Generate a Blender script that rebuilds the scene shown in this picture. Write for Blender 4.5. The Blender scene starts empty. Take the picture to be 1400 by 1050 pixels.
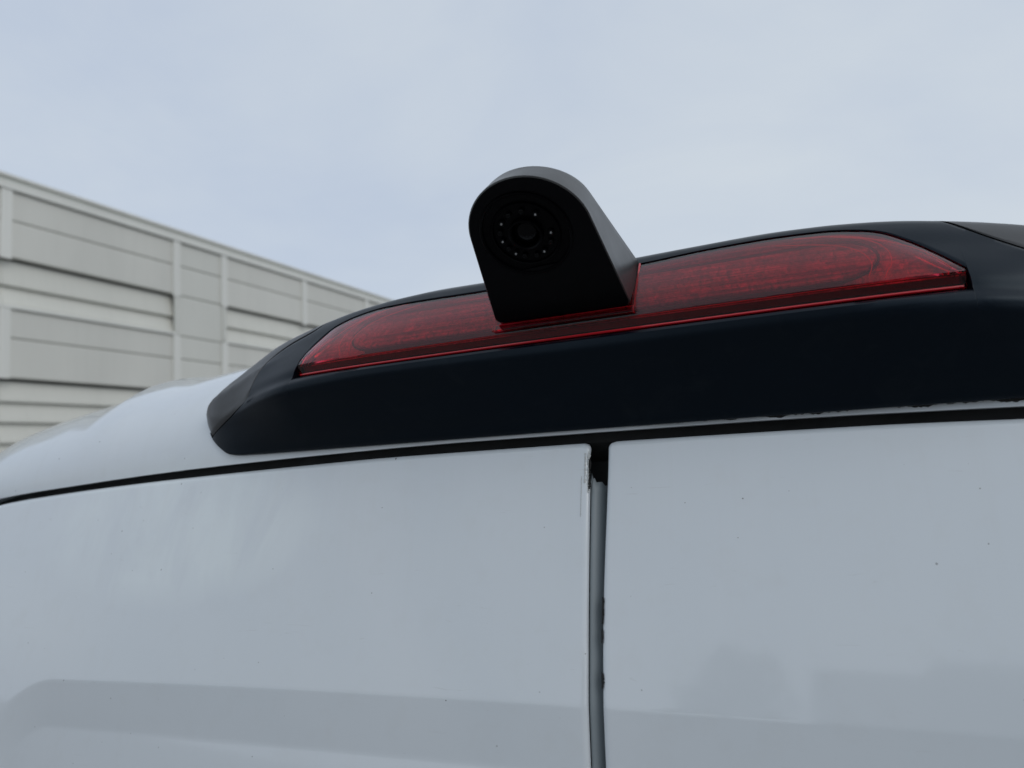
import bpy, bmesh, math, random
import numpy as np
from mathutils import Matrix, Vector

random.seed(7)
rng = np.random.RandomState(11)
scene = bpy.context.scene
COL = scene.collection

# ------------------------------------------------------------------ camera
cam_data = bpy.data.cameras.new("camera")
cam = bpy.data.objects.new("camera", cam_data)
COL.objects.link(cam)
cam_r = Vector((0.92759362, 0.37105559, -0.0434491))
cam_u = Vector((0.07300085, -0.06596544, 0.99514795))
cam_w = Vector((-0.36638907, 0.92626471, 0.0882765))
M = Matrix((cam_r, cam_u, -cam_w)).transposed().to_4x4()
M.translation = Vector((0.13, -0.45, 2.20))
cam.matrix_world = M
cam_data.sensor_width = 36.0
cam_data.lens = 36.0 * 1011.0 / 1400.0
cam_data.clip_start = 0.02
cam_data.clip_end = 2000.0
cam_data.dof.use_dof = True
cam_data.dof.focus_distance = 0.47
cam_data.dof.aperture_fstop = 8.0
scene.camera = cam

# ------------------------------------------------------------------ sky and sun
SUN_EL, SUN_AZ = math.radians(40), math.radians(115)     # azimuth from +Y towards +X
world = bpy.data.worlds.new("World")
scene.world = world
world.use_nodes = True
nt = world.node_tree
nt.nodes.clear()
out = nt.nodes.new("ShaderNodeOutputWorld")
bg = nt.nodes.new("ShaderNodeBackground")
bg.inputs["Strength"].default_value = 0.1
sky = nt.nodes.new("ShaderNodeTexSky")
sky.sky_type = 'NISHITA'
sky.sun_disc = False
sky.sun_elevation = SUN_EL
sky.sun_rotation = SUN_AZ
sky.air_density = 1.0
sky.dust_density = 2.0
tc = nt.nodes.new("ShaderNodeTexCoord")
mp = nt.nodes.new("ShaderNodeMapping")
mp.inputs["Scale"].default_value = (1.0, 1.0, 2.2)
mp.inputs["Rotation"].default_value = (0.3, 0.2, 1.5)
nz = nt.nodes.new("ShaderNodeTexNoise")
nz.inputs["Scale"].default_value = 2.1
nz.inputs["Detail"].default_value = 8.0
nz.inputs["Roughness"].default_value = 0.55
nz.inputs["Distortion"].default_value = 0.35
cr = nt.nodes.new("ShaderNodeValToRGB")
cr.color_ramp.elements[0].position = 0.24
cr.color_ramp.elements[0].color = (5.15, 5.95, 7.30, 1)
cr.color_ramp.elements[1].position = 0.78
cr.color_ramp.elements[1].color = (6.60, 7.22, 7.85, 1)
mx = nt.nodes.new("ShaderNodeMix")
mx.data_type = 'RGBA'
mx.inputs[0].default_value = 0.9
L = nt.links.new
L(tc.outputs["Generated"], mp.inputs["Vector"])
L(mp.outputs["Vector"], nz.inputs["Vector"])
dp = nt.nodes.new("ShaderNodeVectorMath")
dp.operation = 'DOT_PRODUCT'
dp.inputs[1].default_value = (math.sin(SUN_AZ), math.cos(SUN_AZ), 0.0)
L(tc.outputs["Generated"], dp.inputs[0])
mr = nt.nodes.new("ShaderNodeMapRange")
mr.interpolation_type = 'SMOOTHSTEP'
mr.inputs["From Min"].default_value = -1.08
mr.inputs["From Max"].default_value = -0.4
mr.inputs["To Min"].default_value = -0.12
mr.inputs["To Max"].default_value = 0.17
L(dp.outputs["Value"], mr.inputs["Value"])
ad = nt.nodes.new("ShaderNodeMath")
ad.operation = 'ADD'
L(nz.outputs["Fac"], ad.inputs[0])
L(mr.outputs["Result"], ad.inputs[1])
L(ad.outputs[0], cr.inputs["Fac"])
L(sky.outputs["Color"], mx.inputs[6])
L(cr.outputs["Color"], mx.inputs[7])
L(mx.outputs[2], bg.inputs["Color"])
L(bg.outputs["Background"], out.inputs["Surface"])

sun_data = bpy.data.lights.new("sun", 'SUN')
sun_data.energy = 0.6
sun_data.angle = math.radians(40)
sun_data.color = (1.0, 0.96, 0.9)
sun = bpy.data.objects.new("sun", sun_data)
COL.objects.link(sun)
sd = Vector((math.sin(SUN_AZ) * math.cos(SUN_EL), math.cos(SUN_AZ) * math.cos(SUN_EL), math.sin(SUN_EL)))
sun.rotation_euler = sd.to_track_quat('Z', 'Y').to_euler()
sun.location = (20, 20, 30)

scene.view_settings.view_transform = 'Standard'
scene.view_settings.look = 'None'
scene.view_settings.exposure = 0.0
scene.view_settings.gamma = 1.0
scene.view_settings.use_curve_mapping = False
scene.cycles.use_denoising = True
scene.cycles.max_bounces = 14
scene.cycles.transmission_bounces = 12
scene.cycles.glossy_bounces = 6


# ------------------------------------------------------------------ helpers
def interp(pts):
    """monotone (pchip) interpolation through (x, y) points"""
    X = np.array([p[0] for p in pts], float)
    Y = np.array([p[1] for p in pts], float)
    h = np.diff(X)
    d = np.diff(Y) / h
    m = np.zeros(len(X))
    m[0], m[-1] = d[0], d[-1]
    for i in range(1, len(X) - 1):
        if d[i - 1] * d[i] > 0:
            w1, w2 = 2 * h[i] + h[i - 1], h[i] + 2 * h[i - 1]
            m[i] = (w1 + w2) / (w1 / d[i - 1] + w2 / d[i])

    def f(x):
        x = min(max(x, X[0]), X[-1])
        i = min(int(np.searchsorted(X, x, 'right')) - 1, len(h) - 1)
        t = (x - X[i]) / h[i]
        return ((2 * t**3 - 3 * t**2 + 1) * Y[i] + (t**3 - 2 * t**2 + t) * h[i] * m[i]
                + (-2 * t**3 + 3 * t**2) * Y[i + 1] + (t**3 - t**2) * h[i] * m[i + 1])
    return f


def sstep(a, b, x):
    t = min(max((x - a) / (b - a), 0.0), 1.0)
    return t * t * (3 - 2 * t)


def mesh(name, verts, faces, mat, parent=None, smooth=True, angle=35.0):
    me = bpy.data.meshes.new(name)
    me.from_pydata([tuple(v) for v in verts], [], faces)
    bm = bmesh.new()
    bm.from_mesh(me)
    bmesh.ops.remove_doubles(bm, verts=bm.verts, dist=1e-6)
    bmesh.ops.recalc_face_normals(bm, faces=bm.faces)
    bm.to_mesh(me)
    bm.free()
    if smooth:
        me.polygons.foreach_set("use_smooth", [True] * len(me.polygons))
        me.set_sharp_from_angle(angle=math.radians(angle))
    me.materials.append(mat)
    o = bpy.data.objects.new(name, me)
    COL.objects.link(o)
    o.parent = parent
    return o


def grid_faces(nu, nv, off=0, flip=False):
    f = []
    for i in range(nu - 1):
        for j in range(nv - 1):
            a, b, c, d = off + i * nv + j, off + (i + 1) * nv + j, off + (i + 1) * nv + j + 1, off + i * nv + j + 1
            f.append((a, d, c, b) if flip else (a, b, c, d))
    return f


def grid(name, rows, mat, parent=None, angle=35.0, fix=True):
    """rows: list of equally long lists of points"""
    nv = len(rows[0])
    return mesh(name, [p for r in rows for p in r], grid_faces(len(rows), nv), mat, parent, True, angle)


def tube(name, pts, rad, mat, parent=None, n=8):
    pts = [Vector(p) for p in pts]
    rads = rad if isinstance(rad, (list, tuple)) else [rad] * len(pts)
    verts, faces = [], []
    for i, p in enumerate(pts):
        t = (pts[min(i + 1, len(pts) - 1)] - pts[max(i - 1, 0)]).normalized()
        a = t.cross(Vector((0, 0, 1)))
        if a.length < 1e-4:
            a = t.cross(Vector((0, 1, 0)))
        a.normalize()
        b = t.cross(a)
        for k in range(n):
            q = 2 * math.pi * k / n
            verts.append(p + (a * math.cos(q) + b * math.sin(q)) * rads[i])
    for i in range(len(pts) - 1):
        for k in range(n):
            faces.append((i * n + k, i * n + (k + 1) % n, (i + 1) * n + (k + 1) % n, (i + 1) * n + k))
    faces.append(tuple(range(n)))
    faces.append(tuple((len(pts) - 1) * n + k for k in range(n)))
    return mesh(name, verts, faces, mat, parent)


def box_verts(x0, x1, y0, y1, z0, z1):
    return [(x, y, z) for x in (x0, x1) for y in (y0, y1) for z in (z0, z1)]


BOXF = [(0, 1, 3, 2), (4, 6, 7, 5), (0, 4, 5, 1), (2, 3, 7, 6), (0, 2, 6, 4), (1, 5, 7, 3)]


def box(name, x0, x1, y0, y1, z0, z1, mat, parent=None):
    return mesh(name, box_verts(x0, x1, y0, y1, z0, z1), BOXF, mat, parent, smooth=False)


def loft(name, rings, mat, parent=None, cap0=True, cap1=True, angle=35.0):
    n = len(rings[0])
    verts = [p for r in rings for p in r]
    faces = []
    for i in range(len(rings) - 1):
        for k in range(n):
            faces.append((i * n + k, i * n + (k + 1) % n, (i + 1) * n + (k + 1) % n, (i + 1) * n + k))
    if cap0:
        faces.append(tuple(range(n)))
    if cap1:
        faces.append(tuple((len(rings) - 1) * n + k for k in range(n)))
    return mesh(name, verts, faces, mat, parent, True, angle)


def empty(name, loc=(0, 0, 0), rot=(0, 0, 0)):
    o = bpy.data.objects.new(name, None)
    o.location = loc
    o.rotation_euler = rot
    COL.objects.link(o)
    return o


def tag(o, label, cat, group=None):
    o["label"] = label
    o["category"] = cat
    if group:
        o["group"] = group
    return o


# ------------------------------------------------------------------ materials
def new_mat(name, col=(0.5, 0.5, 0.5), rough=0.5, **kw):
    m = bpy.data.materials.new(name)
    m.use_nodes = True
    b = m.node_tree.nodes["Principled BSDF"]
    b.inputs["Base Color"].default_value = (*col, 1)
    b.inputs["Roughness"].default_value = rough
    for k, v in kw.items():
        b.inputs[k.replace("_", " ")].default_value = v
    return m


class N:
    """small node-graph helper"""
    def __init__(self, m):
        self.m, self.t = m, m.node_tree
        self.b = self.t.nodes["Principled BSDF"]
        self.co = self.t.nodes.new("ShaderNodeTexCoord").outputs["Object"]

    def link(self, a, b):
        self.t.links.new(a, b)

    def mapping(self, scale=(1, 1, 1), loc=(0, 0, 0)):
        n = self.t.nodes.new("ShaderNodeMapping")
        n.inputs["Scale"].default_value = scale
        n.inputs["Location"].default_value = loc
        self.link(self.co, n.inputs["Vector"])
        return n.outputs["Vector"]

    def noise(self, scale, detail=3, rough=0.5, vec=None, dist=0.0):
        n = self.t.nodes.new("ShaderNodeTexNoise")
        n.inputs["Scale"].default_value = scale
        n.inputs["Detail"].default_value = detail
        n.inputs["Roughness"].default_value = rough
        n.inputs["Distortion"].default_value = dist
        self.link(vec or self.co, n.inputs["Vector"])
        return n.outputs["Fac"]

    def voronoi(self, scale, vec=None, out="Distance"):
        n = self.t.nodes.new("ShaderNodeTexVoronoi")
        n.inputs["Scale"].default_value = scale
        self.link(vec or self.co, n.inputs["Vector"])
        return n.outputs[out]

    def ramp(self, fac, stops):
        n = self.t.nodes.new("ShaderNodeMapRange")
        n.clamp = True
        (a, va), (b, vb) = stops
        for k, v in zip(("From Min", "From Max", "To Min", "To Max"), (a, b, va, vb)):
            n.inputs[k].default_value = v
        self.link(fac, n.inputs["Value"])
        return n.outputs["Result"]

    def math(self, op, a, b=None):
        n = self.t.nodes.new("ShaderNodeMath")
        n.operation = op
        for i, v in enumerate((a, b)):
            if v is None:
                continue
            if isinstance(v, (int, float)):
                n.inputs[i].default_value = v
            else:
                self.link(v, n.inputs[i])
        return n.outputs[0]

    def mix(self, fac, a, b):
        n = self.t.nodes.new("ShaderNodeMix")
        n.data_type = 'RGBA'
        for i, v in ((0, fac), (6, a), (7, b)):
            if isinstance(v, (int, float)):
                n.inputs[i].default_value = v
            elif isinstance(v, tuple):
                n.inputs[i].default_value = (*v, 1)
            else:
                self.link(v, n.inputs[i])
        return n.outputs[2]

    def bump(self, h, strength=0.2, dist=0.001):
        n = self.t.nodes.new("ShaderNodeBump")
        n.inputs["Strength"].default_value = strength
        n.inputs["Distance"].default_value = dist
        self.link(h, n.inputs["Height"])
        self.link(n.outputs["Normal"], self.b.inputs["Normal"])

    def xyz(self):
        n = self.t.nodes.new("ShaderNodeSeparateXYZ")
        self.link(self.co, n.inputs[0])
        return n.outputs


def paint_material():
    m = new_mat("white_van_paint", (0.7, 0.72, 0.73), 0.38, Coat_Weight=1.0, Coat_Roughness=0.04, Coat_IOR=1.62)
    g = N(m)
    low = g.noise(2.3, 4, 0.55, dist=0.6)
    col = g.mix(g.ramp(low, ((0.35, 0.0), (0.68, 1.0))), (0.622, 0.670, 0.708), (0.668, 0.706, 0.738))
    fine = g.noise(55, 5, 0.6)
    col = g.mix(g.ramp(fine, ((0.52, 0.0), (0.8, 0.16))), col, (0.55, 0.56, 0.55))
    # pale feathery patch on the driver-side door: mirrored sky put into the colour
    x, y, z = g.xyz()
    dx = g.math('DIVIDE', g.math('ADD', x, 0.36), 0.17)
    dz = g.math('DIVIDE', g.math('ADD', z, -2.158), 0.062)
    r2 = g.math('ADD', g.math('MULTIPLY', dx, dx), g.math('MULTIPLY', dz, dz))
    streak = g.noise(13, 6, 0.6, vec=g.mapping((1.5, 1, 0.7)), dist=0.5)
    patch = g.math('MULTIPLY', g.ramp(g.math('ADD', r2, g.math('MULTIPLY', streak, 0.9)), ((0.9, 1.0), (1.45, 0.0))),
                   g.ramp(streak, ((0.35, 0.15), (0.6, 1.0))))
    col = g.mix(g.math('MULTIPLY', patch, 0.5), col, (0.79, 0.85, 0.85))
    run = g.noise(1.0, 4, 0.65, vec=g.mapping((75, 1, 3.0)), dist=0.2)
    runm = g.math('MULTIPLY', g.ramp(run, ((0.5, 0.0), (0.72, 0.09))), g.ramp(z, ((2.06, 0.0), (2.20, 1.0))))
    col = g.mix(runm, col, (0.52, 0.53, 0.51))
    scr = g.noise(9.0, 3, 0.6, vec=g.mapping((3.0, 1, 30.0)), dist=1.5)
    col = g.mix(g.ramp(scr, ((0.70, 0.0), (0.735, 0.22))), col, (0.45, 0.46, 0.46))
    # tiny dark grit and rust specks
    v = g.t.nodes.new("ShaderNodeTexVoronoi")
    v.voronoi_dimensions = '2D'
    v.inputs["Scale"].default_value = 34
    cx = g.t.nodes.new("ShaderNodeCombineXYZ")
    g.link(x, cx.inputs[0])
    g.link(z, cx.inputs[1])
    g.link(cx.outputs[0], v.inputs["Vector"])
    sx = g.t.nodes.new("ShaderNodeSeparateColor")
    g.link(v.outputs["Color"], sx.inputs[0])
    rad = g.ramp(sx.outputs[0], ((0.55, 0.0), (1.0, 0.024)))
    spk = g.math('MULTIPLY', g.math('LESS_THAN', v.outputs["Distance"], rad), g.ramp(sx.outputs[1], ((0.0, 0.25), (1.0, 0.95))))
    col = g.mix(spk, col, (0.05, 0.045, 0.04))
    g.link(col, g.b.inputs["Base Color"])
    g.link(g.ramp(g.noise(9, 4, 0.6), ((0.3, 0.035), (0.75, 0.09))), g.b.inputs["Coat Roughness"])
    g.bump(g.math('ADD', g.math('MULTIPLY', g.noise(160, 2, 0.5), 0.10), g.noise(11, 2, 0.4)), 0.05, 0.004)
    return m


def plastic(name, col, rough, bump=0.12, spec=0.5, var=0.3, dust=0.0):
    m = new_mat(name, col, rough, Specular_IOR_Level=spec)
    g = N(m)
    n = g.noise(7, 5, 0.6, dist=0.4)
    g.link(g.mix(g.ramp(n, ((0.3, 0.0), (0.75, 1.0))), col, tuple(min(1, c * (1 + var)) for c in col)), g.b.inputs["Base Color"])
    if dust:
        dn = g.noise(38, 6, 0.7, dist=0.8)
        base = g.b.inputs["Base Color"].links[0].from_socket
        g.link(g.mix(g.ramp(dn, ((0.52, 0.0), (0.78, dust))), base, (0.10, 0.105, 0.11)), g.b.inputs["Base Color"])
    g.link(g.ramp(g.noise(24, 5, 0.6), ((0.3, rough * 0.85), (0.75, rough * 1.2))), g.b.inputs["Roughness"])
    g.bump(g.noise(900, 2, 0.5), bump, 0.0003)
    return m


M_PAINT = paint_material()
M_TRIM = plastic("satin_black_trim", (0.0001, 0.0012, 0.0038), 0.36, 0.10, 0.27, dust=0.035)
M_TRIM.node_tree.nodes["Principled BSDF"].inputs["Specular Tint"].default_value = (0.62, 0.82, 1.0, 1)
M_CAP = plastic("black_end_cap", (0.030, 0.031, 0.033), 0.38, 0.12, 0.55)
M_EDGE = plastic("shaded_edge_paint", (0.22, 0.25, 0.265), 0.45, 0.1, 0.4, 0.12)  # door edge paint greyed to carry the shade inside the split
M_CAM = plastic("black_camera_shell", (0.012, 0.012, 0.012), 0.36, 0.06, 0.62, var=0.2)
M_FACE = plastic("camera_face_black", (0.0004, 0.0004, 0.0012), 0.45, 0.05, 0.10)
M_BEZEL = plastic("camera_bezel_black", (0.0004, 0.0004, 0.0010), 0.35, 0.04, 0.07)
M_RUBBER = plastic("black_rubber", (0.010, 0.010, 0.010), 0.7, 0.2, 0.3)
M_VOID = new_mat("dark_cavity", (0.006, 0.006, 0.006), 0.9)
M_GLASS = new_mat("camera_glass", (0.002, 0.002, 0.003), 0.12, Specular_IOR_Level=0.12)
M_LED = new_mat("glint_led", (0.32, 0.32, 0.32), 0.3)  # mirrored light put into a pale base colour
M_LED_DIM = new_mat("dull_led", (0.0015, 0.0015, 0.002), 0.3, Specular_IOR_Level=0.12)


def lens_material():
    m = new_mat("red_lamp_lens", (0.86, 0.055, 0.105), 0.05, Transmission_Weight=1.0, IOR=1.49)
    g = N(m)
    g.link(g.ramp(g.noise(30, 4, 0.6), ((0.3, 0.03), (0.75, 0.09))), g.b.inputs["Roughness"])
    return m


M_LENS = lens_material()
M_REDEDGE = new_mat("red_lens_edge", (0.50, 0.006, 0.014), 0.25, Coat_Weight=0.6, Coat_Roughness=0.1)
M_REDLINE = new_mat("red_lens_ridge", (0.80, 0.06, 0.085), 0.3)


def tray_material(name, hi, lo, stripes):
    m = new_mat(name, hi, 0.45)
    g = N(m)
    rip = g.noise(170, 3, 0.65, vec=g.mapping((1.5, 1, 0.8)), dist=0.6)
    col = g.mix(g.ramp(rip, ((0.36, 0.0), (0.66, 1.0))), lo, hi)
    lines = g.noise(95, 3, 0.6, vec=g.mapping((0.10, 1, 5.0)), dist=0.3)
    col = g.mix(g.ramp(lines, ((0.47, 0.0), (0.60, stripes))), col, tuple(c * 0.25 for c in lo))
    big = g.noise(22, 2, 0.5, vec=g.mapping((1.6, 1, 0.6)))
    col = g.mix(g.ramp(big, ((0.52, 0.0), (0.64, 0.55))), col, lo)
    g.link(col, g.b.inputs["Base Color"])
    g.bump(rip, 0.6, 0.003)
    return m


M_TRAY = tray_material("lamp_reflector", (0.85, 0.74, 0.76), (0.26, 0.20, 0.21), 0.5)
M_BOARD = tray_material("lamp_circuit_tray", (0.66, 0.56, 0.59), (0.16, 0.12, 0.13), 0.7)


def clad_material(name, col):
    m = new_mat(name, col, 0.5)
    g = N(m)
    n = g.noise(0.6, 4, 0.6, vec=g.mapping((1, 1, 0.35)))
    c = g.mix(g.ramp(n, ((0.3, 0.0), (0.75, 1.0))), tuple(c * 0.93 for c in col), tuple(c * 1.05 for c in col))
    oi = g.t.nodes.new("ShaderNodeObjectInfo").outputs["Random"]
    c = g.mix(g.ramp(oi, ((0.0, 0.0), (1.0, 0.5))), c, tuple(k * 0.93 for k in col))
    st = g.noise(3.0, 4, 0.6, vec=g.mapping((1, 2.5, 0.15)))
    c = g.mix(g.ramp(st, ((0.5, 0.0), (0.8, 0.18))), c, tuple(c * 0.7 for c in col))
    g.link(c, g.b.inputs["Base Color"])
    return m


M_CLAD = clad_material("grey_cladding", (0.665, 0.66, 0.61))
M_CLAD2 = clad_material("grey_cladding_pilaster", (0.665, 0.665, 0.615))
M_SLAT = clad_material("pale_slat", (0.68, 0.675, 0.615))
M_STRIP = clad_material("white_joint_strip", (0.75, 0.75, 0.705))
M_CAPPING = clad_material("grey_capping", (0.70, 0.71, 0.66))
M_JOINT = new_mat("shadow_joint", (0.34, 0.34, 0.33), 0.8)
M_BRICK = clad_material("brown_render", (0.16, 0.14, 0.12))
M_WINGLASS = new_mat("dark_window_glass", (0.02, 0.024, 0.028), 0.08)


def concrete_material():
    m = new_mat("worn_concrete", (0.05, 0.05, 0.05), 0.9)
    g = N(m)
    c = g.mix(g.ramp(g.noise(0.5, 5, 0.6), ((0.3, 0.0), (0.7, 1.0))), (0.20, 0.197, 0.19), (0.27, 0.265, 0.255))
    c = g.mix(g.ramp(g.noise(140, 2, 0.5), ((0.45, 0.0), (0.75, 0.6))), c, (0.20, 0.195, 0.19))
    g.link(c, g.b.inputs["Base Color"])
    g.bump(g.noise(140, 2, 0.5), 0.6, 0.01)
    return m


M_CONCRETE = concrete_material()

# ------------------------------------------------------------------ ground
CAMBER = math.radians(1.2)           # the yard falls gently to the left
ground = mesh("ground", [(-400, -400, 0), (400, -400, 0), (400, 400, 0), (-400, 400, 0)], [(0, 1, 2, 3)], M_CONCRETE, None, False)
ground.rotation_euler = (0, -CAMBER, 0)
ground.location = (0.055, 0, -0.003)
ground["kind"] = "structure"

# ------------------------------------------------------------------ the warehouse on the left
BX = -14.0
bld = tag(empty("warehouse", (BX, 20, -0.4)),
          "long grey clad warehouse with horizontal slat bands and white joint strips", "warehouse")


def bbox(name, x0, x1, y0, y1, z0, z1, mat, parent=None):
    # world sizes into the building's frame (origin BX, 20, -0.4); x is proud of the facade line
    return box(name, x0, x1, y0 - 20, y1 - 20, z0 + 0.4, z1 + 0.4, mat, parent or bld)


Y0, Y1 = 4.55, 62.0
body_b = bbox("wall_core", -18, -0.42, Y0 + 0.02, Y1 - 0.02, -0.4, 7.66, M_JOINT)
bbox("roof_deck", -18.1, -0.35, Y0, Y1, 7.67, 7.75, M_CAPPING)
# stepped roof capping
bbox("flashing", -0.34, 0.07, Y0, Y1, 7.68, 7.80, M_STRIP)
bbox("fascia", -0.34, 0.00, Y0, Y1, 7.804, 7.92, M_CAPPING)
bbox("coping", -0.36, 0.06, Y0, Y1, 7.924, 7.98, M_STRIP)
joints = [4.65, 8.97, 13.14, 14.74, 18.13, 21.6, 25.8, 27.4, 31.6, 35.8, 40.0, 41.6, 45.8, 50.0, 54.2, 58.0, 61.9]
piers = {(13.14, 14.74), (25.8, 27.4), (40.0, 41.6)}


def facade_panel(name, y0, y1, z0, z1, mat, x1=0.0):
    # a folded tray panel: flat face with chamfered edges, its joint recessed all round
    g, c = 0.007, 0.02
    yy, zz = (y0 + g - 20, y1 - g - 20), (z0 + g + 0.4, z1 - g + 0.4)
    v = [(-0.10, y, z) for y in yy for z in zz] + [(x1 - c, y, z) for y in yy for z in zz]
    v += [(x1, y, z) for y in (yy[0] + c, yy[1] - c) for z in (zz[0] + c, zz[1] - c)]
    f = []
    for o in (0, 4):
        f += [(o, o + 1, o + 5, o + 4), (o + 1, o + 3, o + 7, o + 5), (o + 3, o + 2, o + 6, o + 7), (o + 2, o, o + 4, o + 6)]
    f += [(8, 9, 11, 10), (0, 2, 3, 1)]
    return mesh(name, v, f, mat, bld, smooth=False)


def slat(y0, y1, z0, z1, back, front, parent):
    # a board leaning out at its foot, with a drip lip
    v = []
    for y in (y0 + 0.004 - 20, y1 - 0.004 - 20):
        v += [(-0.40, y, z0 + 0.4), (front, y, z0 + 0.4), (front, y, z0 + 0.44), (back, y, z1 + 0.37), (back, y, z1 + 0.4), (-0.40, y, z1 + 0.4)]
    n = 6
    f = [(k, (k + 1) % n, n + (k + 1) % n, n + k) for k in range(n)] + [tuple(range(n)), tuple(range(n, 2 * n))]
    return mesh("slat", v, f, M_SLAT, parent, smooth=False)


for a, b in zip(joints[:-1], joints[1:]):
    pier = (a, b) in piers
    pm = M_CLAD2 if pier else M_CLAD
    for z0, z1 in ((7.08, 7.67), (6.34, 7.08), (4.76, 5.33), (3.98, 4.76)):
        facade_panel("cladding_panel", a, b, z0, z1, pm)
    if pier:
        facade_panel("cladding_panel", a, b, 5.33, 6.34, pm)
        facade_panel("cladding_panel", a, b, 2.3, 3.98, pm)
    else:
        slat(a, b, 5.80, 6.30, -0.14, -0.06, bld)
        slat(a, b, 5.41, 5.79, -0.14, -0.05, bld)
        bbox("sill", -0.40, 0.05, a, b, 5.335, 5.40, M_STRIP)
        for k in range(4):
            zt = 3.93 - 0.40 * k
            slat(a, b, zt - 0.392, zt, -0.14, -0.06, bld)
    facade_panel("cladding_panel", a, b, 1.0, 2.28, pm)
    facade_panel("cladding_panel", a, b, -0.35, 1.0, pm)
for j in joints:
    full = any(j in p for p in piers)
    w = 0.11
    bbox("joint_strip", 0.002, 0.045, j - w, j + w, 6.30, 7.675, M_STRIP)
    if full:
        bbox("joint_strip", 0.002, 0.035, j - w * 0.6, j + w * 0.6, 5.41, 6.296, M_CLAD2)
    bbox("joint_strip", 0.002, 0.045, j - w, j + w, 3.97, 5.33, M_STRIP)
    bbox("joint_strip", 0.002, 0.045, j - w, j + w, -0.35, 2.28, M_STRIP)
bbox("end_wall", -18, 0, Y1, Y1 + 0.1, -0.4, 7.66, M_CLAD)
bbox("end_wall", -18, 0, Y0 - 0.1, Y0, -0.4, 7.66, M_CLAD)

# ------------------------------------------------------------------ the van
VZ = 2.2        # local heights below are measured from the top edge of the rear doors
van = empty("van", (0.009 + math.sin(CAMBER) * VZ, 0, VZ - math.cos(CAMBER) * VZ), (0, -CAMBER, 0))
tag(van, "white panel van seen from behind, black brake light housing above its rear doors", "van")


def V(x, y, z):
    return (x, y, z + VZ)


def y_rear(x, z):
    """outer skin of the rear doors: leans forward towards the top, bowed in plan"""
    s = max(0.0, -z)
    corner = max(0.0, abs(x) - 0.60)
    return 0.12 * x * x + 1.6 * corner ** 2 - 0.147 * (1 - math.exp(-s / 0.4)) + 0.32 * max(0.0, z)


def recess(x, z):
    """pressed window blank spanning both doors, its top bevel facing down"""
    # rounded-rectangle signed distance, centre (0,-0.45)
    hx, hz, r = 0.545, 0.308, 0.09
    z = z + 0.07 * x * x
    qx, qz = abs(x) - (hx - r), abs(z + 0.45) - (hz - r)
    d = math.hypot(max(qx, 0), max(qz, 0)) + min(max(qx, qz), 0) - r
    t = min(max(-d / 0.037, 0.0), 1.0)
    e = 0.06
    tt = t if e < t < 1 - e else (t * t / (2 * e) + e / 2 if t <= e else 1 - e / 2 - (1 - t) ** 2 / (2 * e))
    if t <= 0:
        tt = e / 2
    return 0.0048 * (tt - e / 2)


gap_top = interp([(0, 0.0085), (0.1, 0.0084), (0.2, 0.0068), (0.347, 0.0026), (0.5, -0.0052), (0.617, -0.0132), (0.68, -0.024), (0.72, -0.040)])
door_top = interp([(0, 0.0021), (0.07, 0.0019), (0.15, 0.0014), (0.23, -0.0005), (0.32, -0.0032), (0.394, -0.0058), (0.516, -0.0118), (0.614, -0.0190), (0.68, -0.031), (0.72, -0.048)])
DOOR_BOT = -1.62


def build_door(side, name):
    """side -1: left of the split, +1: right of it"""
    r = 0.0035
    zs = [0.0]
    ts = sorted(set(list(np.linspace(0, 0.012, 14)) + list(np.linspace(0.012, 0.032, 34)) + list(np.linspace(0.032, 0.12, 18)) + list(np.linspace(0.12, 0.21, 60))
                    + list(np.linspace(0.21, 0.76, 40)) + list(np.linspace(0.76, 1.62, 30))))
    cols = [0, 0.0006, 0.0013, 0.0022, 0.0035, 0.005, 0.008]
    cols += list(np.linspace(0.012, 0.42, 70)) + list(np.linspace(0.425, 0.56, 40)) + list(np.linspace(0.57, 0.70, 20))
    top_r = 0.0042
    torn = {}
    tw = 0.0
    for q in ts:
        tw = 0.55 * tw + 0.45 * rng.rand()
        torn[q] = 0.0019 * tw * sstep(0.004, 0.012, q) * (1 - sstep(0.022, 0.027, q)) if side < 0 else 0.0
    rows = []
    for c in cols:
        row = []
        # flange turned in behind the top edge, then the skin
        for k, s in enumerate([-3, -2, -1] + ts):
            inx = 0.0062 if side < 0 else 0.0050
            frac = c / 0.70

            def at(depth):
                # x position at a given drop below the door top
                x_in = inx
                if side > 0:
                    x_in = 0.0050 - 0.0028 * sstep(0.0, 0.12, depth)
                x_in += torn.get(depth, 0.0) * max(0.0, 1 - frac * 60)
                if depth < top_r:
                    x_in += top_r - math.sqrt(max(0, top_r ** 2 - (top_r - depth) ** 2))
                width = 0.732 - 0.027 * (1 - sstep(0.0, 0.09, depth))
                return side * (x_in + (width - x_in) * frac)
            if s < 0:
                x = at(0.0)
                z = door_top(abs(x)) - 0.0018
                y = y_rear(x, z) + {-3: 0.035, -2: 0.012, -1: 0.0045}[s]
                if s == -1:
                    z = door_top(abs(x)) - 0.0004
                row.append(V(x, y, z))
                continue
            x = at(s)
            zt = door_top(abs(x))
            z = zt - s
            y = y_rear(x, z) + recess(x, z)
            # rolled top edge
            if s < r:
                y += 0.8 * (r - math.sqrt(max(0, r * r - (r - s) ** 2)))
            d = c
            if d < r:
                y += 0.8 * (r - math.sqrt(max(0, r * r - (r - d) ** 2)))
            row.append(V(x, y, z))
        rows.append(row)
    # return flange along the split
    first = [(p[0] + side * 0.007, p[1] + 0.022, p[2]) for p in rows[0]]
    mid = [(p[0] + side * 0.0008, p[1] + 0.003, p[2]) for p in rows[0]]
    last = [(p[0] + side * 0.002, p[1] + 0.04, p[2]) for p in rows[-1]]
    return grid(name, [first, mid] + rows + [last], M_PAINT, van, 40)


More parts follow.
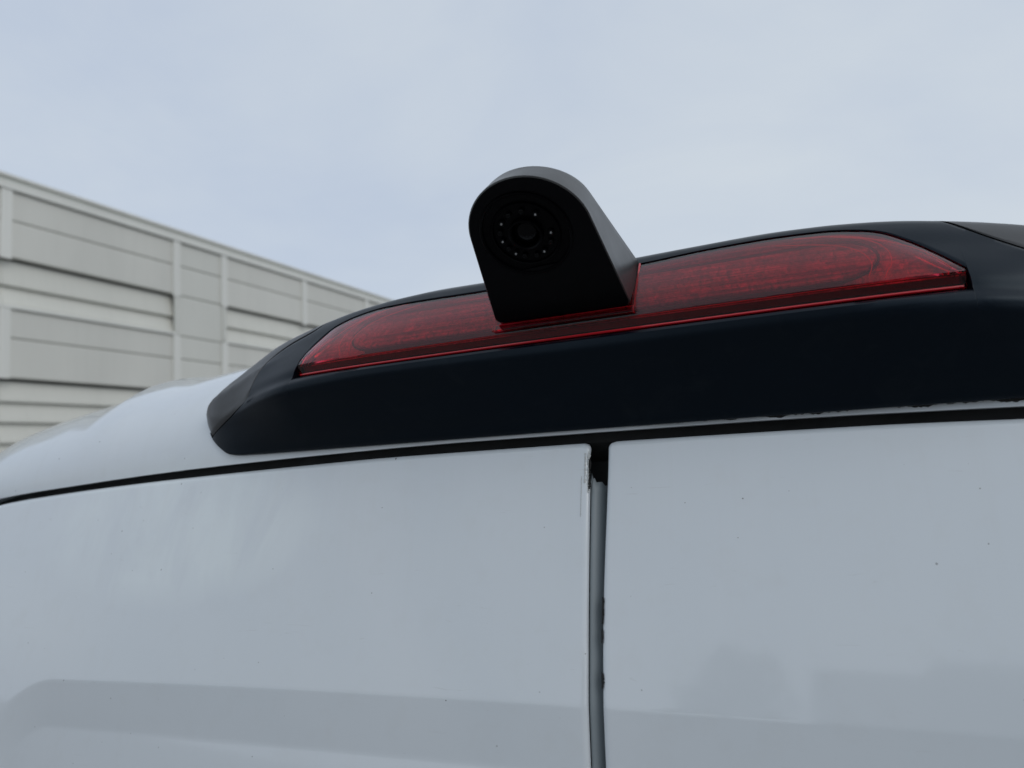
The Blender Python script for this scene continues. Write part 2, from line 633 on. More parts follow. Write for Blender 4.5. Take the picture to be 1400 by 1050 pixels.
door_l = build_door(-1, "rear_door")
door_r = build_door(+1, "rear_door")

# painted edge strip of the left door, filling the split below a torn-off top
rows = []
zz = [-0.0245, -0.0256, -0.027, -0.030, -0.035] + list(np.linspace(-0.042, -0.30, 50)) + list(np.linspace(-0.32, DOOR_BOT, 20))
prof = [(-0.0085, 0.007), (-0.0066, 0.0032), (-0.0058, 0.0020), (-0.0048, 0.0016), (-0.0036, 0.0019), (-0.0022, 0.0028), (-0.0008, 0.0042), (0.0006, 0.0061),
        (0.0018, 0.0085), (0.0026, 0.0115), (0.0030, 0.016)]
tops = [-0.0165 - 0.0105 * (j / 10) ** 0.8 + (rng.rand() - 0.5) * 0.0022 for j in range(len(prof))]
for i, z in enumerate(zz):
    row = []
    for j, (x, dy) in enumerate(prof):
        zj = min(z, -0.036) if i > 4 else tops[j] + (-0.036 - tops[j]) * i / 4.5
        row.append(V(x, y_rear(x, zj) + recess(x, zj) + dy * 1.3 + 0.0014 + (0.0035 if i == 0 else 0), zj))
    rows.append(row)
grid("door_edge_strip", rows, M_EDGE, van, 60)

# dark rubber behind the split and behind the upper gap
rows = []
for z in list(np.linspace(0.006, DOOR_BOT, 40)):
    rows.append([V(x, y_rear(x, z) + recess(x, z) + 0.026, z) for x in (-0.03, 0.0, 0.03)])
grid("split_seal", rows, M_RUBBER, van)
rows = []
for x in np.linspace(-0.715, 0.715, 120):
    zc = (gap_top(abs(x)) + door_top(abs(x))) / 2
    yb = y_rear(x, 0)
    rows.append([V(x, yb + 0.030, zc - 0.022), V(x, yb + 0.016, zc - 0.010), V(x, yb + 0.011, zc - 0.003), V(x, yb + 0.011, zc + 0.003),
                 V(x, yb + 0.016, zc + 0.010), V(x, yb + 0.030, zc + 0.024)])
grid("header_seal", rows, M_RUBBER, van)

# body shell: rear edge E and inner profile F (rounded rear edge), then back to the cab
Ex = [0, 0.05, 0.1, 0.15, 0.2, 0.25, 0.3, 0.35, 0.4, 0.44, 0.47, 0.5, 0.53, 0.56, 0.59, 0.617, 0.64, 0.66, 0.68, 0.70, 0.716]
E_pts = [(x, gap_top(x)) for x in Ex] + [(0.728, -0.052), (0.735, -0.075), (0.738, -0.12), (0.739, -0.25), (0.740, -0.5), (0.742, -1.0), (0.744, -1.45), (0.745, -1.72)]


def roof_z(x):
    z = 0.127 - 0.108 * x * x
    z += 0.010 * math.exp(-((x - 0.50) / 0.018) ** 2) + 0.006 * math.exp(-((x - 0.22) / 0.03) ** 2)
    if x > 0.74:
        z -= 3.0 * (x - 0.74) ** 2
    return z


F_pts = [(x * 1.075, roof_z(x * 1.075)) for x in Ex] + [(0.800, 0.042), (0.825, -0.005), (0.837, -0.09), (0.843, -0.25), (0.85, -0.5), (0.865, -1.0), (0.87, -1.45), (0.86, -1.72)]
full = [(-1, i) for i in range(len(E_pts) - 1, 0, -1)] + [(1, i) for i in range(len(E_pts))]
A_R = 0.20


def body_point(sgn, i, d):
    ex, ez = E_pts[i]
    fx, fz = F_pts[i]
    t = min(d / A_R, 1.0)
    e = math.sqrt(max(0.0, 1 - (1 - t) ** 2))
    y = y_rear(ex, min(ez, 0.0)) + d
    x, z = ex + (fx - ex) * e, ez + (fz - ez) * e
    return V(sgn * x, y, z)


ds = [0.0] + [A_R * (1 - math.cos(a)) for a in np.linspace(0.06, math.pi / 2, 34)] + [0.3, 0.6, 1.2, 2.0, 3.0]
rows = []
for sgn, i in full:
    ex, ez = E_pts[i]
    y = y_rear(ex, min(ez, 0.0))
    inward = (0.0, 0.0)
    p0 = body_point(sgn, i, 0.0)
    # edge rolled into the gap
    row = [(p0[0] - sgn * (0.0008 if i > 20 else 0), y + 0.030, p0[2] + (0.001 if i <= 20 else 0)), (p0[0], y + 0.004, p0[2] - 0.0004)]
    row += [body_point(sgn, i, d) for d in ds]
    bx, bz = F_pts[i]
    # cab end: roof slopes down to bonnet
    row.append(V(sgn * bx, 4.1, bz))
    row.append(V(sgn * bx * 0.96, 4.6, min(bz, -0.25)))
    row.append(V(sgn * bx * 0.93, 5.1, min(bz, -0.75)))
    row.append(V(sgn * bx * 0.86, 5.6, min(bz, -0.98)))
    row.append(V(sgn * bx * 0.80, 5.75, min(bz, -1.25)))
    row.append(V(sgn * bx * 0.5, 5.76, min(bz, -1.3)))
    rows.append(row)
grid("body_shell", rows, M_PAINT, van, 40)
# floor pan and rear bumper, wheels, tail lamps
box("floor_pan", -0.84, 0.84, 0.02, 5.6, VZ - 1.70, VZ - 1.62, M_VOID, van)
bump_o = loft("bumper", [[V(x, -0.20 + 0.14 * x * x + dy, -1.80 + dz) for dy, dz in ((0.02, 0), (0.0, 0.03), (0.0, 0.12), (0.03, 0.16), (0.2, 0.16), (0.2, 0))]
                         for x in np.linspace(-0.88, 0.88, 17)], M_CAP, van)
for s in (-1, 1):
    rows = []
    for z in np.linspace(-1.15, -0.62, 14):
        ex = np.interp(z, [-1.45, -1.0, -0.5], [0.744, 0.742, 0.740])
        fx = np.interp(z, [-1.45, -1.0, -0.5], [0.87, 0.865, 0.84])
        row = []
        edge = 1 - abs((z + 0.885) / 0.265) ** 8
        for d in [0.0] + list(np.linspace(0.002, 0.13, 14)) + [0.135]:
            e = math.sqrt(max(0.0, 1 - (1 - d / A_R) ** 2))
            lift = 0.009 * edge if 0 < d < 0.135 else -0.004
            row.append(V(s * (ex + (fx - ex) * e + lift * e), y_rear(ex, z) + d - lift * (1 - e), z))
        rows.append(row)
    grid("tail_lamp", rows, M_REDEDGE, van)
    for yy in (1.15, 4.75):
        cx = s * 0.76
        rr = [(0.19, 0.10), (0.30, 0.115), (0.335, 0.09), (0.342, 0.0), (0.335, -0.09), (0.30, -0.115), (0.19, -0.10)]
        n = 36
        rings = [[(cx + w, yy + r_ * math.cos(2 * math.pi * k / n), 0.342 + r_ * math.sin(2 * math.pi * k / n)) for k in range(n)] for r_, w in rr]
        wh = loft("wheel", rings, M_RUBBER, van)
        hub = [[(cx + s * w, yy + r_ * math.cos(2 * math.pi * k / n), 0.342 + r_ * math.sin(2 * math.pi * k / n)) for k in range(n)] for r_, w in
               ((0.20, 0.095), (0.20, 0.105), (0.16, 0.09), (0.07, 0.10), (0.05, 0.11))]
        loft("rim", hub, M_CAPPING, wh)

# ------------------------------------------------------------------ black housing over the doors
AEND = 0.3300
c_B = interp([(0, 0.0108), (0.25, 0.0106), (0.283, 0.0108), (0.294, 0.0120), (0.306, 0.0180), (0.316, 0.0260), (0.322, 0.0335), (0.3270, 0.0405), (0.3292, 0.0445), (AEND, 0.0480)])
c_T = interp([(0, 0.1218), (0.0757, 0.1235), (0.1117, 0.1241), (0.145, 0.1231), (0.17, 0.1210), (0.187, 0.1188), (0.209, 0.1147), (0.2336, 0.1090), (0.2575, 0.1018), (0.2812, 0.0900),
              (0.2935, 0.0835), (0.316, 0.0705), (0.3255, 0.0595), (0.3290, 0.0535), (AEND, 0.0490)])
c_SL = interp([(0.207, 0.1140), (0.2149, 0.1060), (0.2401, 0.0945), (0.2520, 0.0860), (0.2568, 0.0800), (0.2617, 0.0670), (0.2653, 0.0565), (0.280, 0.0460), (0.3068, 0.0312), (0.3300, 0.020)])
c_SR = interp([(0.207, 0.1135), (0.2240, 0.0985), (0.2424, 0.0845), (0.2568, 0.0745), (0.2617, 0.0650), (0.2653, 0.0560), (0.280, 0.0460), (0.3068, 0.0312), (0.3300, 0.020)])


def c_S(x):
    return (c_SR if x > 0 else c_SL)(abs(x))


c_LTL = interp([(0, 0.1112), (0.0683, 0.1112), (0.1108, 0.1120), (0.135, 0.1125), (0.1524, 0.1124), (0.173, 0.1098), (0.1924, 0.1035), (0.2, 0.0975), (0.2069, 0.0887), (0.2095, 0.0835), (0.2110, 0.0765)])
c_LTR = interp([(0, 0.1112), (0.0398, 0.1122), (0.0772, 0.1146), (0.1119, 0.1153), (0.1447, 0.1142), (0.1649, 0.1110), (0.1752, 0.1077), (0.1885, 0.0987), (0.2006, 0.0873), (0.2082, 0.0792), (0.2110, 0.0762)])


def c_LT(x):
    """upper edge of the red lens, signed distance from the lamp's middle"""
    return (c_LTR if x > 0 else c_LTL)(abs(x))


LB, LC = 0.0664, 0.0752
g_prof = interp([(0, -0.002), (0.04, -0.0035), (0.12, -0.0080), (0.28, -0.0165), (0.38, -0.0228), (0.43, -0.0252), (0.465, -0.0252), (0.495, -0.0228), (0.53, -0.0195), (0.58, -0.0172),
                 (0.66, -0.0105), (0.80, 0.0040), (0.93, 0.0175), (0.97, 0.0235), (1.0, 0.034)])


LX = -0.0065      # the lamp sits a few millimetres left of the door split


def y_house(x, z):
    """outer surface of the housing; x measured from the lamp's middle"""
    a = abs(x)
    B, T = c_B(a), c_T(a)
    zeta = min(max((z - B) / max(T - B, 1e-4), 0), 1)
    k = min(1.0, max(0.0, (T - B) / 0.1125)) ** 0.6
    w = min(max((a - 0.285) / (AEND - 0.285 + 0.0004), 0.0), 1.0)
    wrap = 0.016 * (1 - math.sqrt(1 - w * w))
    g = g_prof(zeta)
    if g < 0:
        g *= 1 - 0.85 * sstep(0.215, 0.30, a)
    return 0.12 * (x + LX) ** 2 + g * k + wrap - 0.003


def H(x, y, z):
    return V(x + LX, y, z + 0.013 * x * sstep(0.02, 0.08, z))


def seam(x):
    a = abs(x)
    s_ = c_T(a) if a <= 0.207 else min(c_S(x), c_T(a))
    return max(s_, c_B(a) + 0.0004)


xs = sorted(set([round(v, 5) for v in list(np.linspace(0, 0.18, 61)) + list(np.linspace(0.18, 0.2055, 30)) + list(np.linspace(0.2055, 0.2195, 50))
                 + list(np.linspace(0.2195, 0.258, 24)) + list(np.linspace(0.258, 0.273, 30)) + list(np.linspace(0.273, 0.320, 40)) + [0.2069, 0.2072]]))
xs = [-x for x in xs[::-1] if x > 0] + xs
MARG = 0.0016


def lens_outline(x, m):
    """bottom and top of the lens opening grown by m; None past its end"""
    a = abs(x)
    if a > 0.2110 + m:
        return None
    return LB - m, c_LT(math.copysign(max(0.0, a - m * 0.7), x)) + m * 0.9


rows = []
for x in xs:
    a = abs(x)
    B, S = c_B(a), seam(x)
    lo = lens_outline(x, MARG)
    if lo is None:
        zb = zt = min(0.0735, B + (S - B) * 0.6)
        rec = 0
    else:
        zb, zt = lo
        rec = 0.014
    # where the lens outline closes, both walls meet
    row = []
    row.append(H(x, y_house(x, B) + 0.05, B + 0.004))
    row.append(H(x, y_house(x, B) + 0.004, B - 0.0002))
    for t in np.linspace(0, 1, 34):
        z = B + (zb - B) * t
        y = y_house(x, z)
        if t < 0.05:
            y += 0.0012 * (1 - t / 0.05) ** 2
        if rec and t == 1.0:
            y += 0.0008
        row.append(H(x, y, z))
    row.append(H(x, y_house(x, zb) + rec, zb + (0.0002 if rec else 0)))
    row.append(H(x, y_house(x, zt) + rec, zt - (0.0002 if rec else 0)))
    for t in np.linspace(0, 1, 18):
        z = zt + (S - zt) * t
        y = y_house(x, z)
        if rec and t == 0:
            y += 0.0008
        row.append(H(x, y, z))
    y = y_house(x, S)
    if a < 0.207:
        row += [H(x, y + 0.003, S + 0.0006), H(x, y + 0.008, S + 0.0009), H(x, y + 0.016, S + 0.0006), H(x, y + 0.03, S - 0.0010),
                H(x, y + 0.07, S - 0.010), H(x, y + 0.14, S - 0.035)]
    else:
        row += [H(x, y + 0.0012, S + 0.0003), H(x, y + 0.002, S + 0.0003), H(x, y + 0.004, S), H(x, y + 0.006, S - 0.0005), H(x, y + 0.010, S - 0.001), H(x, y + 0.02, S - 0.002)]
    rows.append(row)
housing = grid("brake_light_housing", rows, M_TRIM, van, 38)
housing["label"] = "satin black plastic housing around the brake light"

for s in (-1, 1):
    rows = []
    for a in list(np.linspace(0.2073, 0.258, 36)) + list(np.linspace(0.259, 0.273, 30)) + list(np.linspace(0.275, 0.318, 36)) + list(np.linspace(0.319, AEND, 26)):
        x = s * a
        T = c_T(a)
        lowz = max(min(c_S(x), T - 0.0002) + 0.0018, c_B(a) + 0.0002)
        lowz = min(lowz, T - 0.0001)
        row = [H(x, y_house(x, lowz) + 0.03, lowz + 0.002), H(x, y_house(x, lowz) + 0.0025, lowz)]
        for t in np.linspace(0, 1, 16):
            z = lowz + (T - lowz) * t
            row.append(H(x, y_house(x, z) + (0.0010 if t == 0 else 0.0002), z + 0.0001))
        y = y_house(x, T)
        w = 1 - sstep(0.28, AEND, a)
        row += [H(x, y + 0.006, T + 0.0010 * w), H(x, y + 0.016, T + 0.0008 * w), H(x, y + 0.05, T - 0.004), H(x, y + 0.12, T - 0.03)]
        rows.append(row)
    cap = grid("end_cap", rows, M_CAP, housing, 38)

# ------------------------------------------------------------------ brake light
xs_l = sorted(set([round(v, 6) for v in list(np.linspace(0, 0.17, 60)) + list(np.linspace(0.17, 0.2110, 60))]))
xs_l = [-x for x in xs_l[::-1] if x > 0] + xs_l


def lens_rows(shrink, back):
    rows_ = []
    for x in xs_l:
        a = abs(x)
        top = c_LT(x)
        crease = min(LC, top - 0.0003)
        b = LB + shrink
        top2, cr2 = top - shrink, crease - shrink * 0.4
        xx = x * (1 - shrink / 0.2110)
        row = []
        yl = y_house(x, crease) + back - 0.0006
        row.append(H(xx, y_house(x, LB) + 0.0125, b))
        row.append(H(xx, yl + 0.0024, b))
        row.append(H(xx, yl + 0.0014, b + 0.0005))
        for t in np.linspace(0.15, 0.93, 6):
            z = b + (cr2 - b) * t
            row.append(H(xx, yl + 0.0012 * (1 - t), z))
        for t in np.linspace(0, 1, 20):
            z = cr2 + (top2 - cr2) * t
            bul = 0.0030 * 4 * t * (1 - t) * min(1.0, (top2 - cr2) / 0.03)
            row.append(H(xx, y_house(x, z) + back - bul - 0.0006 * (1 - t) ** 6, z))
        row.append(H(xx, y_house(x, top) + back + 0.0012, top2))
        row.append(H(xx, y_house(x, top) + 0.0095, top2))
        rows_.append(row)
    return rows_


ro, ri = lens_rows(0.0, -0.0002), lens_rows(0.0022, 0.0020)
nu, nv = len(ro), len(ro[0])
vv = [p for r in ro for p in r] + [p for r in ri for p in r]
off = nu * nv
ff = grid_faces(nu, nv) + grid_faces(nu, nv, off, True)
for i in range(nu - 1):
    for j in (0, nv - 1):
        a, b = i * nv + j, (i + 1) * nv + j
        ff.append((a, b, b + off, a + off))
for j in range(nv - 1):
    for i in (0, nu - 1):
        a, b = i * nv + j, i * nv + j + 1
        ff.append((a, b, b + off, a + off))
brake = mesh("brake_light", vv, ff, M_LENS, van, True, 30)
brake["label"] = "wide red lens of the high brake light"

# reflector floor inside the lamp, with a rounded raised bulb tray and light rows
rows = []
for x in np.linspace(-0.2075, 0.2075, 160):
    a = abs(x)
    top = c_LT(x) - 0.0008
    row = []
    for t in np.linspace(0, 1, 24):
        z = LB + 0.0008 + (top - LB - 0.0008) * t
        row.append(H(x, y_house(x, z) + 0.0125, z))
    rows.append(row)
grid("reflector", rows, M_TRAY, brake)


def on_lens(x, z, dy):
    return H(x, y_house(x, z) + dy, z)


rows = []
for x in np.linspace(-0.172, 0.172, 120):
    a = abs(x)
    h = 0.013 * math.sqrt(max(0.0, 1 - max(0.0, (a - 0.150) / 0.0222) ** 2))
    row = []
    for t, dy in ((0, 0.0122), (0.02, 0.009), (0.06, 0.0078), (0.5, 0.0078), (0.94, 0.0078), (0.98, 0.009), (1, 0.0122)):
        z = 0.093 - h + 2 * h * t
        row.append(on_lens(x, z, dy))
    rows.append(row)
grid("bulb_tray", rows, M_BOARD, brake)

rim = [(0.150 + 0.0235 * math.cos(q), 0.093 + 0.0142 * math.sin(q)) for q in np.linspace(-math.pi / 2, math.pi / 2, 20)]
rim = rim + [(-u, v) for u, v in rim[::-1]]
tube("tray_rim", [on_lens(u, v, 0.0078) for u, v in rim + rim[:1]], 0.0008, M_VOID, brake, 6)

def ridge(pts, rad, dy, mat=None):
    P = [interp_path(pts, t) for t in np.linspace(0, 1, 40)]
    return tube("lens_ridge", [on_lens(x, z, dy) for x, z in P], rad, mat or M_REDLINE, brake, 6)


def interp_path(pts, t):
    n = len(pts) - 1
    f = min(t * n, n - 1e-9)
    i = int(f)
    u = f - i
    p = [pts[max(i - 1, 0)], pts[i], pts[i + 1], pts[min(i + 2, n)]]
    r_ = []
    for c in range(2):
        a0, a1, a2, a3 = (q[c] for q in p)
        r_.append(0.5 * (2 * a1 + (a2 - a0) * u + (2 * a0 - 5 * a1 + 4 * a2 - a3) * u * u + (3 * a1 - a0 - 3 * a2 + a3) * u ** 3))
    return r_


for s in (-1, 1):
    ridge([(s * 0.150, 0.1095), (s * 0.168, 0.1040), (s * 0.1775, 0.0955), (s * 0.1785, 0.0860), (s * 0.1750, 0.0800), (s * 0.1735, 0.0765)], 0.00032, 0.0020)
    ridge([(s * 0.120, 0.1090), (s * 0.150, 0.1035), (s * 0.164, 0.0960), (s * 0.1685, 0.0870), (s * 0.166, 0.0790)], 0.00028, 0.0020)
    ridge([(s * 0.130, 0.1120), (s * 0.155, 0.1090), (s * 0.175, 0.1020), (s * 0.191, 0.0930), (s * 0.2000, 0.0840), (s * 0.2050, 0.0775)], 0.00045, 0.0020)
# fine moulded ribs along the reflector
for k in range(5):
    zr = 0.0845 + 0.0043 * k
    half = 0.150 + 0.012 * math.sqrt(max(0.0, 1 - ((zr - 0.093) / 0.0135) ** 2))
    tube("reflector_rib", [on_lens(x, zr, 0.0074) for x in np.linspace(-half, half, 60)], 0.00035, M_TRAY, brake, 5)
# lit edges of the thick lower lip


def on_lip(x, z, dy):
    return H(x, y_house(x, LC) + dy, z)


tube("lens_edge", [on_lip(x, LB + 0.0010, 0.0006) for x in np.linspace(-0.2095, 0.2095, 90)], 0.00085, M_REDEDGE, brake, 8)
tube("lens_edge", [on_lip(x, LC - 0.0006, 0.0022) for x in np.linspace(-0.2095, 0.2095, 90)], 0.0004, M_REDLINE, brake, 6)
# dark back wall of the lip
grid("lip_backing", [[on_lip(x, z, 0.0050) for z in (LB + 0.0014, LC - 0.0016)] for x in np.linspace(-0.2085, 0.2085, 80)],
     new_mat("deep_red_plastic", (0.02, 0.001, 0.002), 0.4), brake)

# ------------------------------------------------------------------ reversing camera on the lamp
CX = -0.0125


def frame(P0, e):
    t = math.radians(e)
    up = np.array([0, -math.sin(t), math.cos(t)])
    nrm = np.array([0, -math.cos(t), -math.sin(t)])
    P0 = np.array(P0)

    def f(u, v, w=0.0):
        p = P0 + np.array([u, 0, 0]) + up * v + nrm * w
        return V(*p)
    return f


def arch(hw, vc, r_, n=40, cr_=0.004, inset=0.0, cu=0.0):
    """closed arch outline: straight tapered sides up to a round top"""
    hw, r_ = hw - inset, r_ - inset
    v0 = inset

    def half(sg):
        # side sg: bottom corner, straight flank, then the tangent point on the circle centred (cu, vc)
        dx, dy = hw - sg * cu, v0 - vc
        ang = math.atan2(dy, dx) + math.acos(min(1, r_ / math.hypot(dx, dy)))
        pts = []
        for k in range(5):
            q = -math.pi / 2 + (math.pi / 2) * k / 4
            pts.append((hw - cr_ + cr_ * math.cos(q), v0 + cr_ + cr_ * math.sin(q)))
        tp = (sg * cu + r_ * math.cos(ang), vc + r_ * math.sin(ang))
        for k in range(1, 8):
            u = k / 8
            pts.append((hw + (tp[0] - hw) * u, v0 + cr_ + (tp[1] - v0 - cr_) * u))
        return [(sg * u, v) for u, v in pts], ang
    right, a0 = half(1)
    left, a1 = half(-1)
    arc = [(cu + r_ * math.cos(q), vc + r_ * math.sin(q)) for q in np.linspace(a0, math.pi - a1, n + 1)]
    return right + arc + left[::-1]


FF = frame((CX, -0.02, 0.081), 48)
FB = frame((CX, 0.020, 0.1125), 64)
front = arch(0.0434, 0.0595, 0.0365, cu=-0.0012)
front_in = arch(0.0434, 0.0595, 0.0365, inset=0.0007, cu=-0.0012)
back = arch(0.0436, 0.0675, 0.0345, cu=-0.0035)
rings = [[FF(u, v, 0.0) for u, v in front_in], [FF(u, v, -0.0007) for u, v in front]]
for t in np.linspace(0.15, 1, 8):
    rings.append([tuple((1 - t) * np.array(FF(u, v, -0.0007)) + t * np.array(FB(u2, v2))) for (u, v), (u2, v2) in zip(front, back)])
for ins, push in ((0.0012, 0.0022), (0.004, 0.0042), (0.009, 0.0058), (0.016, 0.0066)):
    rings.append([FB(u, v, -push) for u, v in arch(0.0436, 0.0675, 0.0345, inset=ins, cu=-0.0035)])
unit = loft("reversing_camera", rings, M_CAM, van, cap0=False, cap1=True, angle=32)
unit["label"] = "black arched reversing camera standing on the red brake light"


def disc_rings(f, cu, cv, prof_, n=56):
    return [[f(cu + r_ * math.cos(q), cv + r_ * math.sin(q), w) for q in np.linspace(0, 2 * math.pi, n + 1)[:-1]] for r_, w in prof_]


LU, LV = -0.0042, 0.0600
# flat face with a round opening
n = len(front_in)
hole = [(LU + 0.0272 * math.cos(math.atan2(v - LV, u - LU)), LV + 0.0272 * math.sin(math.atan2(v - LV, u - LU))) for u, v in front_in]
rg = [[FF(u, v, 0.0) for u, v in front_in], [FF(u, v, -0.0004) for u, v in hole], [FF(u, v, -0.0016) for u, v in hole]]
loft("face_plate", rg, M_FACE, unit, False, False, 25)
loft("lens_bezel", disc_rings(FF, LU, LV, [(0.0270, -0.0022), (0.0270, 0.0003), (0.0263, 0.0007), (0.0255, 0.0002), (0.0250, -0.0012), (0.0205, -0.0016), (0.0200, -0.0004),
                                           (0.0193, -0.0003), (0.0188, -0.0016), (0.0100, -0.0018), (0.0098, 0.0010), (0.0090, 0.0014), (0.0082, 0.0006), (0.0079, -0.0045)]), M_BEZEL, unit, False, True, 25)
loft("camera_lens", disc_rings(FF, LU, LV, [(0.0079, -0.0040), (0.0074, -0.0030), (0.0060, -0.0018), (0.0038, -0.0010), (0.0015, -0.0006)]), M_GLASS, unit, False, True)
LEDS = [(-0.0163, 0.0698, 1), (-0.0212, 0.0577, 1), (-0.0162, 0.0459, 1), (0.0039, 0.0460, 1), (0.0090, 0.0587, 1), (0.0048, 0.0707, 1),
        (-0.0200, 0.0640, 0), (-0.0205, 0.0505, 0), (-0.0105, 0.0425, 0), (-0.0015, 0.0425, 0), (0.0090, 0.0520, 0), (-0.0020, 0.0755, 0), (-0.0110, 0.0755, 0)]
for u, v, lit in LEDS:
    du, dv = u - LU, v - LV
    k = 0.0148 / math.hypot(du, dv)
    u, v = LU + du * k, LV + dv * k
    led = loft("infrared_led", disc_rings(FF, u, v, [(0.0017, -0.0016), (0.0017, -0.0002), (0.0013, 0.0004), (0.0006, 0.0007)], 14), M_LED_DIM, unit, False, True)
    if lit:
        loft("led_glint", disc_rings(FF, u + 0.0002, v + 0.0004, [(0.0007, 0.0002), (0.0006, 0.0010), (0.0003, 0.0013)], 8), M_LED, led, False, True)  # pale dot added as the glint on this led
# red socket rim where the camera meets the lens
for s in (-1, 1):
    pts = []
    for t in np.linspace(0, 1, 20):
        z = 0.0765 + 0.0365 * t
        x = CX - LX + s * (0.0448 - 0.0004 * t)
        pts.append(on_lens(x, z, -0.0012))
    tube("lens_ridge", pts, 0.0007, M_REDEDGE, brake, 6)
loft("camera_socket", [[on_lens(CX - LX + u, z, dy) for u in np.linspace(-0.0455, 0.0455, 20)] + [on_lens(CX - LX + u, z + 0.0035, dy) for u in np.linspace(0.0455, -0.0455, 20)]
                       for z, dy in ((0.0765, 0.0), (0.0767, -0.0045), (0.0772, -0.0052))], M_LENS, brake)

# ------------------------------------------------------------------ wear: sealant crumbs, cracked sealant, chips
M_GRIME = new_mat("old_sealant", (0.012, 0.012, 0.012), 0.85)
M_CHIP = new_mat("chipped_paint", (0.50, 0.52, 0.52), 0.8)


def ragged(name, pts, wid, normal_off, mat, parent):
    """a thin irregular ribbon of material lying on the bodywork: pts = (x, y, z) path, wid = list of (below, above)"""
    v, f = [], []
    for (x, y, z), (a, b) in zip(pts, wid):
        v += [V(x, y + 0.0002, z - a), V(x, y - normal_off, z - a * 0.6), V(x, y - normal_off, z + b * 0.6), V(x, y + 0.0002, z + b)]
    f = grid_faces(len(pts), 4)
    return mesh(name, v, f, mat, parent, True, 60)


px = np.linspace(0.02, 0.325, 260)
hgt, wl = 0.0, []
for i in range(len(px)):
    hgt = 0.86 * hgt + (rng.rand() - 0.5) * 0.0010
    base_ = 0.0004 + 0.0006 * sstep(0.05, 0.2, px[i])
    wl.append((max(0.00015, base_ + hgt * 1.4 * sstep(0.0, 0.15, px[i])), 0.0006))
ragged("sealant_bead", [(x, body_point(1, 0, 0)[1] + 0.12 * x * x + 0.0002, c_B(abs(x - LX)) + 0.0001) for x in px], wl, 0.0006, M_GRIME, van)
# crumbs along the split
for z0, z1, w0 in ((-0.087, -0.101, 0.0012), (-0.104, -0.111, 0.0008), (-0.126, -0.134, 0.0016)):
    n = 18
    v = []
    for i in range(n):
        t = i / (n - 1)
        z = z0 + (z1 - z0) * t
        xe = 0.0050 - 0.0028 * sstep(0.0, 0.12, -z)
        w = w0 * (0.25 + 0.75 * rng.rand()) * math.sin(math.pi * min(1, t * 0.8 + 0.12))
        y = y_rear(0, z)
        v += [V(xe - 0.0008, y + 0.004, z), V(xe - 0.0004, y + 0.0008, z), V(xe + w, y + 0.0000, z), V(xe + w + 0.0002, y + 0.0006, z)]
    mesh("sealant_crumb", v, grid_faces(n, 4), M_GRIME, van, True, 60)
# torn edge on the left door's upper corner
for (xa, z0, z1, w0, m_) in ((-0.0074, -0.003, -0.028, 0.0016, M_CHIP), (-0.0066, -0.008, -0.027, 0.0013, M_GRIME), (-0.0092, -0.004, -0.022, 0.0008, M_CHIP), (-0.0112, -0.018, -0.042, 0.0004, M_CHIP)):
    n = 30
    v = []
    for i in range(n):
        t = i / (n - 1)
        z = z0 + (z1 - z0) * t
        w = w0 * (0.1 + 0.9 * rng.rand() ** 1.5)
        y = y_rear(0, z) + (0.0008 if xa > -0.008 else -0.0001)
        v += [V(xa - w, y + 0.0003, z), V(xa - w * 0.5, y - 0.0003, z), V(xa + w * 0.6, y - 0.0002, z), V(xa + w, y + 0.0006, z)]
    mesh("paint_chip", v, grid_faces(n, 4), m_, van, True, 60)

# ------------------------------------------------------------------ across the yard, seen only as reflections in the paint
opp = tag(empty("depot_building", (6, -30, -0.2)), "brown depot building behind the photographer, mirrored in the rear doors", "building")


def ob(name, x0, x1, y0, y1, z0, z1, m_):
    return box(name, x0 - 6, x1 - 6, y0 + 30, y1 + 30, z0 + 0.2, z1 + 0.2, m_, opp)


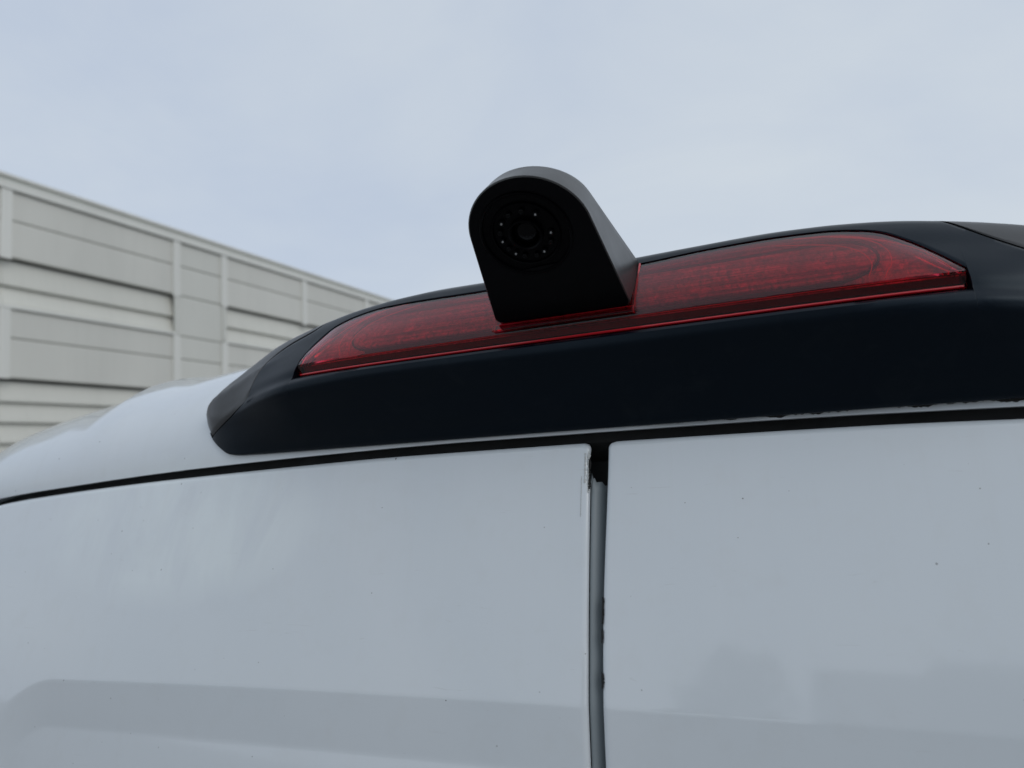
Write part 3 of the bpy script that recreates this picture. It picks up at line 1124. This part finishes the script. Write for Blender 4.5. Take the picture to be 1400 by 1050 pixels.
ob("wall", 1.0, 5.7, -42, -30, -0.2, 9.7, M_BRICK)
ob("roof", 0.9, 5.74, -42.3, -29.8, 9.71, 9.95, M_CAPPING)
ob("wall", 5.75, 26, -44, -30.2, -0.2, 10.45, M_BRICK)
ob("roof", 5.76, 26.3, -44.3, -30.0, 10.46, 10.75, M_CAPPING)
for i in range(6):
    for z in (1.0, 4.2):
        ob("window", 6.4 + i * 2.7, 8.0 + i * 2.7, -30.22, -30.15, z, z + 1.6, M_WINGLASS)


# a leafy tree by the depot, its dark shape mirrored in the right door
tree = tag(empty("tree", (-2.6, -28, -0.1)), "leafy tree behind the photographer, a dark shape mirrored in the right door", "tree")
M_BARK = new_mat("bark", (0.09, 0.07, 0.05), 0.9)
M_LEAF = new_mat("leaf", (0.06, 0.09, 0.035), 0.6)
tube("trunk", [(0, 0, 0), (0.1, 0.05, 1.5), (0.05, 0.1, 3.2), (-0.1, 0.0, 5.5), (0.0, 0.1, 8.5)], [0.28, 0.22, 0.19, 0.13, 0.05], M_BARK, tree, 10)
v, f = [], []
lumps = [(0, 0, 6.5, 2.2), (-1.3, 0.3, 5.6, 1.6), (1.4, -0.4, 5.4, 1.7), (0.5, 0.2, 8.4, 1.7), (-0.8, -0.3, 7.6, 1.5), (1.3, 0.2, 9.0, 1.3), (0.2, 0.4, 9.6, 1.0), (-1.9, 0, 4.4, 1.1), (1.7, 0.2, 7.3, 1.4)]
for cx_, cy_, cz_, r_ in lumps:
    for k in range(int(420 * r_ * r_ / 3)):
        d = Vector(rng.normal(size=3)).normalized() * r_ * (rng.rand() ** 0.4)
        c = Vector((cx_, cy_, cz_)) + d
        a = Vector(rng.normal(size=3)).normalized() * 0.17
        b = a.cross(Vector(rng.normal(size=3))).normalized() * 0.11
        o = len(v)
        v += [c - a, c + b, c + a, c - b]
        f.append((o, o + 1, o + 2, o + 3))
me = bpy.data.meshes.new("crown")
me.from_pydata([tuple(p) for p in v], [], f)
me.materials.append(M_LEAF)
crown = bpy.data.objects.new("crown", me)
COL.objects.link(crown)
crown.parent = tree
